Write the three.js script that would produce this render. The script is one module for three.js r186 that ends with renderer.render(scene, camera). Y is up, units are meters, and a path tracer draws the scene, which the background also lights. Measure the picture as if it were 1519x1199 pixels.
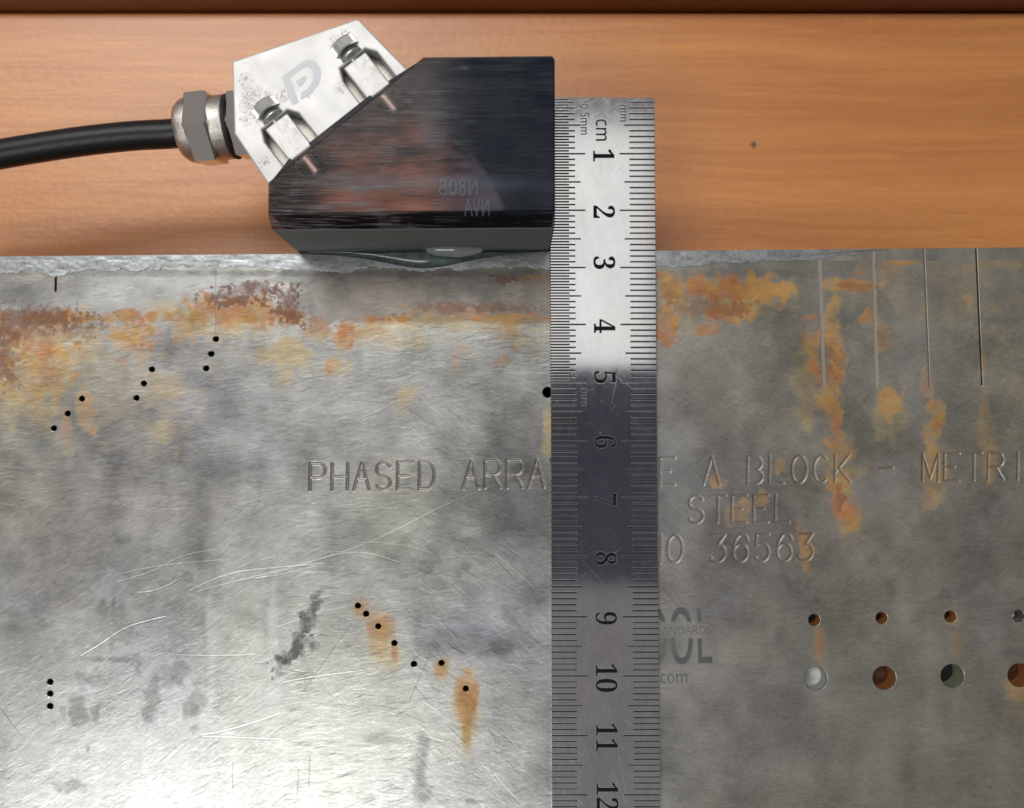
import * as THREE from 'three';
import { RoundedBoxGeometry } from 'three/addons/geometries/RoundedBoxGeometry.js';
import { RectAreaLightUniformsLib } from 'three/addons/lights/RectAreaLightUniformsLib.js';
import { mergeGeometries, toCreasedNormals } from 'three/addons/utils/BufferGeometryUtils.js';

// ------------------------------------------------------------------ camera, light, exposure
const scene = new THREE.Scene();
const LENS = 1192, CX = 759.5, CY = 599.5;            // survey of the photograph: focal length and centre, in its pixels
const EYE = 0.1385, TILT = THREE.MathUtils.degToRad(2.5);
const camera = new THREE.PerspectiveCamera(2 * Math.atan(599.5 / LENS) * 180 / Math.PI, 1024 / 808, 0.01, 20);
camera.position.set(0, EYE, 0);
camera.up.set(0, 0, -1);
camera.lookAt(0, EYE - Math.cos(TILT), -Math.sin(TILT));
camera.focus = 0.136; camera.userData.fStop = 15;

const renderer = new THREE.WebGLRenderer({ antialias: true });
renderer.setSize(1024, 808);
renderer.toneMapping = THREE.LinearToneMapping;
renderer.toneMappingExposure = 1.0;
renderer.shadowMap.enabled = true;
scene.background = new THREE.Color().setRGB(0.265, 0.25, 0.25);      // the dim room

RectAreaLightUniformsLib.init();
function ceilingLight(x, y, z, w, d, power, warm) {
  const g = new THREE.Group(); g.name = 'ceiling_light'; g.position.set(x, y, z);
  g.userData = { kind: 'structure' };
  const housing = new THREE.Mesh(new RoundedBoxGeometry(w + 0.06, 0.05, d + 0.06, 2, 0.01), new THREE.MeshStandardMaterial({ color: 0xd8d8d6, roughness: 0.6 }));
  housing.name = 'housing'; housing.position.y = 0.03; g.add(housing);
  const glow = new THREE.Mesh(new THREE.BoxGeometry(w, 0.008, d), new THREE.MeshStandardMaterial({ color: 0x202020, emissive: new THREE.Color().setRGB(...warm), emissiveIntensity: power * 0.3 }));
  glow.name = 'lamp_diffuser'; g.add(glow);
  const l = new THREE.RectAreaLight(new THREE.Color().setRGB(...warm), power, w, d);
  l.name = 'lamp'; l.position.y = -0.006; l.lookAt(x, -10, z); g.add(l);
  l.rotation.set(-Math.PI / 2, 0, 0);
  scene.add(g);
}
ceilingLight(-0.85, 2.0, -1.22, 1.3, 0.9, 5.9, [1.0, 0.985, 0.965]);
ceilingLight(-0.12, 2.0, -0.50, 1.0, 0.70, 0.98, [1.0, 0.985, 0.965]);
ceilingLight(-0.80, 2.0, 1.10, 1.2, 0.42, 7.8, [0.985, 1.0, 1.0]);

// ------------------------------------------------------------------ helpers
let seed = 12345;
const rnd = () => { seed = (seed * 1664525 + 1013904223) >>> 0; return seed / 4294967296; };
const rr = (a, b) => a + (b - a) * rnd();
const clamp = (x, a = 0, b = 1) => Math.min(b, Math.max(a, x));
const smooth = (a, b, x) => { const t = clamp((x - a) / (b - a)); return t * t * (3 - 2 * t); };
const mix = (a, b, t) => a + (b - a) * t;
const NT = new Float32Array(65536); for (let i = 0; i < 65536; i++) NT[i] = rnd();
function vn(x, y, s = 0) {
  const xi = Math.floor(x), yi = Math.floor(y); let fx = x - xi, fy = y - yi;
  fx = fx * fx * (3 - 2 * fx); fy = fy * fy * (3 - 2 * fy);
  const h = (a, b) => NT[((a * 73 + b * 7919 + s * 3571) ^ (b * 31 + (a << 7))) & 65535];
  const a = h(xi, yi), b = h(xi + 1, yi), c = h(xi, yi + 1), d = h(xi + 1, yi + 1);
  return a + (b - a) * fx + (c - a) * fy + (a - b - c + d) * fx * fy;
}
function fbm(x, y, o = 4, s = 0) {
  let v = 0, a = 0.5, n = 0;
  for (let i = 0; i < o; i++) { v += a * vn(x, y, s + i * 17); n += a; a *= 0.5; x = x * 2.03 + 11.3; y = y * 2.03 + 5.7; }
  return v / n;
}
const toS = (c) => 255 * (c <= 0.0031308 ? c * 12.92 : 1.055 * Math.pow(Math.max(c, 0), 1 / 2.4) - 0.055);
// survey point (x, y) of the photograph -> the point of the horizontal plane y = h it stands on, in metres
const ct = Math.cos(TILT), st = Math.sin(TILT);
function P(px, py, h = 0) {
  const a = (px - CX) / LENS, b = (py - CY) / LENS;
  const dy = -ct - b * st, dz = -st + b * ct, t = (h - EYE) / dy;
  return new THREE.Vector3(a * t, h, dz * t);
}
const S = (px, py, h = 0) => { const p = P(px, py, h); return new THREE.Vector2(p.x, -p.z); };   // the same in plan
const names = {};
const numbered = (n) => { names[n] = (names[n] ?? -1) + 1; return names[n] ? `${n}_${String(names[n]).padStart(3, '0')}` : n; };
function thing(name, label, category) {
  const o = new THREE.Group(); o.name = numbered(name); o.userData = { label, category }; scene.add(o); return o;
}
function mesh(name, geo, mat, parent, label) {
  const m = new THREE.Mesh(geo, mat); m.name = name; m.castShadow = m.receiveShadow = true;
  if (label) m.userData.label = label;
  (parent || scene).add(m); return m;
}
// plan outline -> upright solid between heights y0 and y1
function slab(shape, y0, y1, bevel = 0, seg = 2, curve = 12) {
  const g = new THREE.ExtrudeGeometry(shape, { depth: y1 - y0 - 2 * bevel, bevelEnabled: bevel > 0, bevelThickness: bevel, bevelSize: bevel, bevelOffset: -bevel, bevelSegments: seg, curveSegments: curve });
  g.rotateX(-Math.PI / 2); g.translate(0, y0 + bevel, 0); return g;
}
function planUV(g, x0, z0, w, d) {
  const p = g.attributes.position, uv = new Float32Array(p.count * 2);
  for (let i = 0; i < p.count; i++) { uv[2 * i] = (p.getX(i) - x0) / w; uv[2 * i + 1] = 1 - (p.getZ(i) - z0) / d; }
  g.setAttribute('uv', new THREE.BufferAttribute(uv, 2)); return g;
}
const shapeOf = (pts) => new THREE.Shape(pts);
function dataTex(data, w, h, srgb) {
  const t = new THREE.DataTexture(data, w, h, THREE.RGBAFormat);
  t.magFilter = THREE.LinearFilter; t.minFilter = THREE.LinearMipmapLinearFilter; t.generateMipmaps = true;
  t.wrapS = t.wrapT = THREE.RepeatWrapping; if (srgb) t.colorSpace = THREE.SRGBColorSpace; t.needsUpdate = true; return t;
}
const std = (o) => new THREE.MeshPhysicalMaterial(o);
const lin = (r, g, b) => new THREE.Color().setRGB(r, g, b);
const TABLE = -0.025;

// ------------------------------------------------------------------ the setting: wooden tabletop and rail
function woodTextures(dark) {
  const nk = P(1117, 215, -0.025), nick = { x: (nk.x + 0.15) * 1000, y: 120 - (nk.z + 0.09) * 1000 };    // one small dark nick
  const W = 1024, H = 1024, c = new Uint8Array(W * H * 4), b = new Uint8Array(W * H * 4);      // covers 0.30 x 0.12 m
  for (let j = 0; j < H; j++) for (let i = 0; i < W; i++) {
    const x = i / W * 300, y = j / H * 120, k = 4 * (j * W + i);                              // mm
    const bend = (fbm(x * 0.012, y * 0.03, 3, 3) - 0.5) * 9;
    const broad = fbm(x * 0.006 + 4, (y + bend) * 0.13, 3, 9), fine = fbm(x * 0.02, (y + bend) * 0.8, 3, 21), pore = fbm(x * 0.12, y * 3.2, 2, 33);
    const spk = fbm(x * 2.2, y * 2.2, 2, 41);
    let v = 0.48 * broad + 0.3 * fine + 0.22 * pore;
    v = smooth(0.28, 0.72, v);
    const dotty = smooth(0.78, 0.86, vn(x * 1.1, y * 1.1, 55)) * 0.0;
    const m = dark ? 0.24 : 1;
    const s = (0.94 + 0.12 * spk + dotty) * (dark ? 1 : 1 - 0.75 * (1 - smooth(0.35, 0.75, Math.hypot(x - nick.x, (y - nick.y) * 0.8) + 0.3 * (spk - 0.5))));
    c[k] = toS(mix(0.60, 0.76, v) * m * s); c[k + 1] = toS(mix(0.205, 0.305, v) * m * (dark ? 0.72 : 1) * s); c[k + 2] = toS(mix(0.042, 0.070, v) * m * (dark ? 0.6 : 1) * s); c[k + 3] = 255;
    const h = 120 + 60 * (fbm(x * 1.1, y * 1.1, 2, 61) - 0.5) + 20 * (pore - 0.5);
    b[k] = b[k + 1] = b[k + 2] = h; b[k + 3] = 255;
  }
  return [dataTex(c, W, H, true), dataTex(b, W, H)];
}
{
  const [map, bump] = woodTextures(false);
  const wood = std({ map, bumpMap: bump, bumpScale: 0.00022, roughness: 0.40, specularIntensity: 1, ior: 1.6, clearcoat: 0.8, clearcoatRoughness: 0.42 });
  const zFar = P(0, 19.5, TABLE).z;
  const t = mesh('tabletop', planUV(slab(shapeOf([new THREE.Vector2(-0.35, -0.25), new THREE.Vector2(0.35, -0.25), new THREE.Vector2(0.35, -zFar), new THREE.Vector2(-0.35, -zFar)]), TABLE - 0.03, TABLE, 0.0002, 1), -0.15, -0.09, 0.30, 0.12), wood);
  t.userData = { kind: 'structure' };
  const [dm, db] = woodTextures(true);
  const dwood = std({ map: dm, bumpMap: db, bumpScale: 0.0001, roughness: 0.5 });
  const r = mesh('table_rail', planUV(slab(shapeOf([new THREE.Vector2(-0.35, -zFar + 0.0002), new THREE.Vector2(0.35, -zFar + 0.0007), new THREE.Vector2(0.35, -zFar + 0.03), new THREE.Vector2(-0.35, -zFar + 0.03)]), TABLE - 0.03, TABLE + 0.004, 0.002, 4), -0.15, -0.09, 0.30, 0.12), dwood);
  r.userData = { kind: 'structure' };
}

// ------------------------------------------------------------------ steel calibration block: surface
const BX0 = -0.105, BZ0 = -0.031, BW = 0.210, BD = 0.105, TW = 2048, TH = 1024, PXM = TW / BW;   // texture sheet over the block's face
const layer = () => new Float32Array(TW * TH);
const L = { orange: layer(), red: layer(), yellow: layer(), dark: layer(), pale: layer(), blue: layer(), brown: layer(), print: layer() };
const cell = (px, py) => { const p = P(px, py, 0); return [(p.x - BX0) * PXM, (p.z - BZ0) * PXM]; };
const SC = PXM / 8600;                                  // sheet pixels per photograph pixel
let salt = 0;
function blob(lay, px, py, rx, ry, o = {}) {
  const { rot = 0, amp = 0.9, soft = 0.35, s = 0.8, f = 0.12, sx = 1, sy = 1 } = o;
  const [cx, cy] = cell(px, py); rx *= SC; ry *= SC; salt += 13;
  const R = Math.max(rx, ry) * (1.4 + amp), c = Math.cos(rot), n = Math.sin(rot);
  for (let j = Math.max(0, Math.floor(cy - R)); j < Math.min(TH, cy + R); j++) for (let i = Math.max(0, Math.floor(cx - R)); i < Math.min(TW, cx + R); i++) {
    const dx = i - cx, dy = j - cy, u = (dx * c + dy * n) / rx, v = (-dx * n + dy * c) / ry;
    const d = Math.sqrt(u * u + v * v); if (d > 2.2) continue;
    const nn = fbm(i * f * sx, j * f * sy, 5, salt) - 0.5, hole = fbm(i * 0.05 + 7, j * 0.04, 4, salt + 5);
    const m = (1 - smooth(1 - soft, 1 + soft, d + nn * 3.4 * amp)) * s * mix(1, smooth(0.30, 0.56, hole), 0.5 * amp);
    if (m > 0) { const k = j * TW + i; L[lay][k] = 1 - (1 - L[lay][k]) * (1 - m); }
  }
}
const many = (lay, list, o) => { for (const [x, y, rx, ry, s, rot] of list) blob(lay, x, y, rx, ry, { ...o, s: Math.min(0.95, (s ?? o.s ?? 0.8) * (o.boost ?? 1)), rot: rot ?? 0 }); };
// rust and staining, placed where they lie on the block
many('red', [[30, 468, 80, 12], [15, 492, 40, 22], [70, 482, 60, 12], [8, 525, 16, 40], [60, 470, 50, 9], [110, 492, 24, 10, 0.6]], { amp: 1.1, soft: 0.4, f: 0.16, s: 0.8 });
many('red', [[345, 443, 40, 10], [372, 428, 38, 7], [405, 432, 26, 7, 0.7, 0.4], [428, 447, 14, 18], [438, 470, 20, 8, 0.8, 0.5], [420, 462, 14, 12]], { amp: 1.2, soft: 0.35, f: 0.18, s: 0.85 });
many('red', [[1055, 458, 60, 10, 0.6], [1005, 428, 26, 14, 0.4], [1270, 385, 22, 6, 0.6], [1232, 520, 8, 30, 0.7], [1245, 540, 7, 20, 0.6], [1247, 738, 8, 16, 0.7], [1020, 440, 60, 8, 0.4], [1265, 425, 30, 5, 0.5]], { amp: 1.0, soft: 0.25, f: 0.1 });
many('red', [[755, 413, 22, 6, 0.8], [590, 472, 16, 5, 0.7], [690, 455, 70, 6, 0.35], [740, 458, 40, 5, 0.4]], { amp: 1.1, soft: 0.2, f: 0.12 });
many('orange', [[45, 550, 55, 38, 0.6], [40, 500, 70, 26, 0.55], [130, 470, 90, 8, 0.8], [205, 470, 38, 7, 0.85], [185, 490, 26, 16, 0.75], [205, 498, 30, 14, 0.55], [192, 515, 24, 20, 0.4], [90, 560, 12, 30, 0.5],
  [350, 458, 52, 18, 0.75], [375, 470, 44, 14, 0.55], [430, 472, 26, 10, 0.8], [275, 483, 20, 16, 0.5], [300, 470, 22, 14, 0.5], [128, 622, 11, 34, 0.55], [98, 632, 6, 22, 0.4], [124, 592, 14, 8, 0.4]], { amp: 0.9, soft: 0.4, f: 0.07 });
many('orange', [[512, 495, 17, 16, 0.75], [500, 507, 10, 14, 0.5], [545, 490, 40, 10, 0.5], [470, 486, 18, 12, 0.5], [580, 472, 46, 6, 0.8], [770, 470, 60, 6, 0.75], [740, 472, 70, 6, 0.5], [745, 492, 8, 12, 0.6], [760, 490, 6, 20, 0.5], [490, 545, 10, 16, 0.5], [680, 528, 10, 18, 0.35], [745, 535, 10, 10, 0.4], [650, 460, 60, 8, 0.3], [800, 412, 24, 5, 0.4]], { amp: 0.9, soft: 0.4, f: 0.08 });
many('orange', [[1080, 432, 62, 19, 0.95], [1128, 430, 36, 20, 0.9], [1035, 425, 30, 15, 0.85], [1160, 430, 20, 9, 0.8], [995, 425, 24, 18, 0.85], [988, 470, 16, 30, 0.9], [1075, 465, 40, 12, 0.85], [1110, 465, 10, 12, 0.8], [1048, 488, 14, 7, 0.7],
  [1270, 423, 34, 9, 0.85], [1348, 382, 26, 9, 0.85], [1300, 398, 24, 16, 0.4], [1285, 470, 14, 10, 0.7], [1200, 471, 8, 6, 0.7], [1205, 520, 10, 38, 0.75], [1236, 500, 12, 46, 0.8], [1240, 545, 12, 30, 0.8], [1225, 590, 14, 30, 0.75], [1238, 625, 13, 40, 0.8], [1250, 665, 12, 26, 0.5],
  [1322, 600, 16, 26, 0.75], [1312, 495, 12, 18, 0.45], [1388, 612, 12, 22, 0.85], [1382, 640, 10, 34, 0.6], [1375, 570, 8, 18, 0.5], [1456, 612, 5, 14, 0.7], [1458, 640, 7, 20, 0.4], [1438, 450, 6, 10, 0.75], [1430, 402, 8, 9, 0.55], [1460, 570, 6, 40, 0.35],
  [1247, 735, 16, 28, 0.75], [1262, 770, 18, 20, 0.7], [1230, 712, 16, 14, 0.5], [1064, 716, 13, 9, 0.6], [1128, 735, 11, 10, 0.5], [1093, 758, 16, 18, 0.6], [1130, 745, 12, 6, 0.5], [1195, 812, 13, 26, 0.65], [1155, 690, 8, 14, 0.6], [1380, 745, 14, 12, 0.35], [1385, 690, 10, 22, 0.4], [1470, 690, 8, 26, 0.4]], { amp: 0.75, soft: 0.35, f: 0.07, sy: 0.7 });
many('yellow', [[425, 522, 32, 18, 0.65], [400, 525, 20, 14, 0.6], [425, 548, 12, 18, 0.45], [240, 585, 22, 16, 0.4], [240, 640, 16, 18, 0.4], [30, 600, 50, 24, 0.5], [60, 520, 70, 50, 0.5], [150, 580, 120, 70, 0.3], [330, 475, 90, 26, 0.5], [500, 545, 24, 9, 0.4], [622, 515, 9, 9, 0.45], [600, 588, 13, 16, 0.5], [560, 500, 70, 14, 0.3], [660, 480, 120, 10, 0.4],
  [812, 640, 6, 40, 0.7], [770, 500, 30, 20, 0.3], [1120, 445, 60, 22, 0.4], [1010, 450, 60, 40, 0.3], [1200, 560, 22, 60, 0.5], [1250, 700, 24, 40, 0.5], [1320, 605, 24, 36, 0.4], [1265, 780, 26, 18, 0.45], [1460, 650, 14, 60, 0.35], [1480, 385, 60, 14, 0.55], [1390, 690, 20, 60, 0.4], [1500, 560, 40, 120, 0.15], [1440, 420, 60, 50, 0.25], [1330, 430, 60, 60, 0.2]], { amp: 0.8, soft: 0.5, f: 0.05 });
// rust that has run from the drilled holes
many('orange', [[536, 906, 12, 15, 0.6, 0.6], [555, 930, 14, 22, 0.55, -0.3], [572, 930, 12, 18, 0.55], [562, 955, 12, 20, 0.3], [585, 966, 6, 16, 0.55], [655, 990, 10, 12, 0.6], [692, 1040, 15, 34, 0.75], [680, 1030, 7, 24, 0.5], [703, 1035, 7, 26, 0.5], [692, 1080, 7, 22, 0.5], [693, 1005, 6, 12, 0.4], [1216, 950, 7, 24, 0.55], [1418, 955, 9, 18, 0.35], [1512, 1020, 22, 16, 0.4], [1411, 918, 12, 12, 0.4]], { amp: 0.35, soft: 0.4, f: 0.06 });
many('yellow', [[562, 960, 17, 30, 0.5], [585, 975, 10, 18, 0.4], [693, 1050, 19, 46, 0.5], [692, 1100, 6, 24, 0.5], [655, 994, 13, 15, 0.5], [1216, 960, 12, 32, 0.3], [1510, 1035, 20, 30, 0.3]], { amp: 0.3, soft: 0.5, f: 0.05 });
// grime, thumb marks, drips and one patch of painted wedge shade
many('dark', [[462, 908, 10, 22, 0.75, 0.3], [448, 938, 9, 22, 0.85, 0.5], [430, 968, 18, 9, 0.7, -0.6], [445, 960, 14, 12, 0.75], [415, 985, 16, 10, 0.85, -0.7], [468, 956, 7, 5, 0.25], [512, 957, 6, 4, 0.2]], { boost: 1.5, amp: 1.0, soft: 0.5, f: 0.11 });
many('dark', [[155, 830, 12, 14, 0.35], [153, 902, 10, 16, 0.5], [168, 898, 3, 12, 0.6], [181, 896, 4, 10, 0.5], [165, 945, 8, 16, 0.4], [185, 935, 10, 18, 0.3], [116, 1008, 8, 14, 0.45], [140, 1005, 8, 12, 0.4], [90, 960, 8, 14, 0.3], [118, 1052, 14, 16, 0.4], [142, 1053, 6, 16, 0.4], [165, 978, 26, 3, 0.4], [205, 990, 8, 20, 0.35], [225, 1040, 10, 26, 0.35], [238, 1000, 14, 20, 0.25], [265, 990, 10, 30, 0.3], [288, 1048, 12, 20, 0.45], [262, 900, 8, 16, 0.3], [280, 855, 8, 12, 0.45], [258, 955, 6, 12, 0.3], [400, 860, 6, 40, 0.25], [320, 850, 10, 30, 0.2], [92, 1055, 5, 8, 0.5], [130, 1110, 3, 8, 0.3], [105, 1165, 24, 8, 0.3]], { boost: 1.05, amp: 0.9, soft: 0.5, f: 0.06 });
many('dark', [[640, 815, 10, 9, 0.35], [632, 843, 12, 11, 0.45], [618, 838, 9, 9, 0.35], [650, 832, 7, 7, 0.35], [695, 812, 18, 14, 0.3], [692, 838, 12, 9, 0.35], [598, 855, 7, 6, 0.35], [640, 860, 16, 14, 0.25], [618, 885, 9, 11, 0.3], [710, 755, 18, 22, 0.2], [672, 800, 5, 5, 0.4], [670, 795, 8, 12, 0.25], [718, 765, 14, 18, 0.2], [690, 840, 7, 5, 0.3]], { amp: 0.3, soft: 0.14, f: 0.05 });
many('dark', [[775, 905, 28, 34, 0.45], [760, 950, 40, 20, 0.4], [690, 950, 60, 16, 0.45], [642, 955, 14, 10, 0.35], [740, 965, 22, 14, 0.45], [790, 890, 20, 24, 0.4], [800, 1145, 30, 24, 0.3], [625, 1160, 13, 60, 0.3], [622, 1120, 10, 30, 0.2], [560, 1095, 26, 8, 0.25], [710, 1188, 18, 4, 0.5]], { amp: 0.6, soft: 0.5, f: 0.035 });
many('blue', [[690, 945, 70, 22, 0.5], [640, 953, 20, 10, 0.5], [40, 440, 60, 30, 0.35], [250, 1000, 60, 60, 0.2], [330, 580, 60, 60, 0.25], [1078, 885, 20, 6, 0.8], [1060, 905, 40, 12, 0.4]], { amp: 0.6, soft: 0.5, f: 0.035 });
many('pale', [[405, 960, 9, 80, 0.5], [402, 905, 6, 40, 0.3], [312, 990, 8, 70, 0.3], [308, 920, 5, 40, 0.25], [165, 870, 22, 18, 0.35], [125, 1025, 16, 14, 0.3], [290, 430, 110, 20, 0.35], [160, 450, 70, 22, 0.3], [1275, 745, 70, 36, 0.35, -0.6], [1330, 700, 30, 26, 0.3], [1000, 735, 60, 80, 0.25], [1365, 520, 40, 50, 0.2], [1350, 590, 20, 40, 0.2], [990, 680, 40, 40, 0.25]], { amp: 0.45, soft: 0.35, f: 0.04 });
many('brown', [[640, 440, 200, 32, 0.75], [1300, 780, 180, 50, 0.45], [1150, 860, 170, 60, 0.3], [1330, 870, 60, 50, 0.3], [1390, 880, 60, 26, 0.5, -0.4], [1330, 660, 70, 24, 0.45], [1390, 930, 40, 20, 0.35], [1300, 700, 60, 30, 0.3], [30, 430, 70, 30, 0.3], [130, 740, 160, 60, 0.3], [60, 790, 70, 90, 0.3], [1120, 610, 120, 90, 0.3], [1060, 520, 90, 60, 0.25], [1180, 620, 30, 60, 0.25], [1230, 740, 50, 30, 0.3]], { amp: 0.6, soft: 0.5, f: 0.03 });  // first ellipse is the wedge's shade painted brown, the rest is patina
many('dark', [[700, 430, 60, 14, 0.35], [720, 435, 30, 16, 0.4], [470, 435, 40, 24, 0.3], [600, 405, 200, 6, 0.4], [250, 405, 240, 5, 0.45], [440, 412, 50, 9, 0.4], [700, 406, 130, 7, 0.5], [30, 440, 40, 14, 0.45], [20, 425, 60, 10, 0.35], [1080, 405, 110, 6, 0.35], [1470, 375, 60, 9, 0.35], [1230, 650, 20, 40, 0.35], [1245, 600, 20, 40, 0.3], [1300, 670, 50, 12, 0.35], [1350, 700, 40, 10, 0.35, 0.7], [1320, 870, 9, 16, 0.35], [1295, 835, 8, 10, 0.35], [1400, 890, 50, 10, 0.35, -0.5], [1500, 968, 16, 6, 0.4], [1155, 945, 8, 14, 0.25], [1212, 890, 4, 6, 0.4], [1470, 1168, 3, 3, 0.8], [1445, 1180, 2, 2, 0.8]], { amp: 0.6, soft: 0.4, f: 0.05 });

// fine scratches and the long gouges, drawn once as light (raised burr) and dark (groove) lines
const scr = document.createElement('canvas'); scr.width = TW; scr.height = TH;
const sx = scr.getContext('2d'); sx.fillStyle = 'rgb(128,128,128)'; sx.fillRect(0, 0, TW, TH); sx.lineCap = 'round';
function stroke(pts, w, v, a) {
  sx.strokeStyle = `rgba(${v},${v},${v},${a})`; sx.lineWidth = w; sx.beginPath();
  pts.forEach(([x, y], i) => { const [a2, b2] = cell(x, y); if (!i) sx.moveTo(a2, b2); else if (pts.length === 2) sx.lineTo(a2, b2); });
  if (pts.length > 2) { for (let i = 1; i < pts.length - 1; i++) { const [a1, b1] = cell(...pts[i]), [a2, b2] = cell(...pts[i + 1]); sx.quadraticCurveTo(a1, b1, i === pts.length - 2 ? a2 : (a1 + a2) / 2, i === pts.length - 2 ? b2 : (b1 + b2) / 2); } }
  sx.stroke();
}
for (let n = 0; n < 24000; n++) {                                  // brushed scuffing
  const x = rr(-60, 1580), y = rr(365, 1220);
  if (y < 482 && rnd() < 0.75) continue;
  let a = -0.12 + rr(-0.35, 0.3), len = rr(8, 34);
  if (x > 900 && y < 880) a = (rnd() < 0.5 ? -0.75 : 0.55) + rr(-0.3, 0.3);
  if (x > 600 && x < 830 && y > 560 && rnd() < 0.5) a = 0.6 + rr(-0.3, 0.3);
  if (x < 420 && y > 760) a = -0.55 + rr(-0.25, 0.3);
  if (y > 930 && x > 980 && rnd() < 0.85) continue;
  const k = rr(-3, 3), c = Math.cos(a), s = Math.sin(a);
  stroke([[x, y], [x + c * len / 2 - s * k, y + s * len / 2 + c * k], [x + c * len, y + s * len]], rr(0.9, 1.6), rnd() < 0.6 ? 255 : 0, rr(0.08, 0.42) * (x > 900 ? 0.45 : x < 420 && y > 760 ? 0.7 : 1));
}
const long = (pts, w = 1.8, a = 0.8) => { stroke(pts.map(([x, y]) => [x, y + 1.6]), w, 20, a * 0.5); stroke(pts, w, 255, a); };
long([[380, 858], [470, 832], [560, 800], [620, 770], [660, 748], [745, 716]], 1.8, 0.85);
long([[355, 860], [420, 845], [500, 820], [550, 818], [590, 833]], 1.6, 0.8);
long([[120, 972], [150, 955], [190, 925], [245, 914]], 2, 0.9); long([[175, 862], [230, 848], [270, 820], [320, 815]], 1.6, 0.75);
long([[180, 850], [220, 840], [300, 832], [330, 830]], 1.5, 0.7); long([[280, 876], [330, 850], [400, 842], [480, 835]], 1.7, 0.85); long([[290, 878], [345, 860], [420, 853], [470, 838]], 1.4, 0.7);
long([[200, 878], [230, 880], [262, 860]], 1.6, 0.8); long([[355, 842], [375, 830], [410, 826]], 1.4, 0.7); long([[420, 1012], [440, 1006], [540, 994]], 1.5, 0.7);
long([[300, 1090], [350, 1082], [415, 1058]], 1.7, 0.8); long([[260, 971], [340, 973], [378, 970]], 1.3, 0.6); long([[735, 822], [765, 846], [792, 872]], 1.6, 0.8); long([[620, 860], [635, 872], [650, 880]], 1.4, 0.7);
long([[460, 766], [540, 752], [610, 754]], 1.2, 0.6); long([[515, 628], [550, 616], [580, 600]], 1.3, 0.6); long([[520, 805], [580, 800], [640, 820]], 1.2, 0.6); long([[410, 930], [440, 920], [480, 905]], 1.2, 0.6);
long([[720, 910], [770, 935], [800, 960]], 1.2, 0.5); long([[770, 950], [790, 975], [805, 985]], 1.3, 0.6); long([[735, 1150], [760, 1180], [790, 1210]], 1.4, 0.7); long([[630, 1092], [660, 1100]], 1.3, 0.7); long([[760, 985], [790, 1000], [805, 1010]], 1.2, 0.7);
long([[300, 1092], [400, 1095], [420, 1097]], 1.2, 0.6); long([[975, 870], [1010, 915]], 1.2, 0.6); long([[990, 870], [1040, 940]], 1.2, 0.55); long([[1110, 910], [1122, 902]], 1.6, 0.7); long([[1030, 840], [1055, 865]], 1.2, 0.5);
for (let n = 0; n < 60; n++) { const x = rr(380, 840), y = rr(560, 1180), a = rr(-0.5, 0.9), l = rr(20, 70); long([[x, y], [x + Math.cos(a) * l / 2, y + Math.sin(a) * l / 2 + rr(-4, 4)], [x + Math.cos(a) * l, y + Math.sin(a) * l]], rr(0.7, 1.2), rr(0.2, 0.5)); }
for (const [a, b, c, d] of [[521, 925, 450, 1025], [638, 970, 607, 1040], [443, 1140, 441, 1180], [460, 1120, 458, 1165], [345, 1130, 345, 1170], [0, 1050, 30, 1090], [320, 395, 320, 500]]) stroke([[a, b], [c, d]], 1.3, 10, 0.55);
for (let n = 0; n < 300; n++) { const x = rr(980, 1519), y = rr(380, 1190); stroke([[x, y], [x + rr(-1.5, 1.5), y + rr(-1.5, 1.5)]], rr(0.8, 1.6), 255, rr(0.2, 0.6)); }

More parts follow.
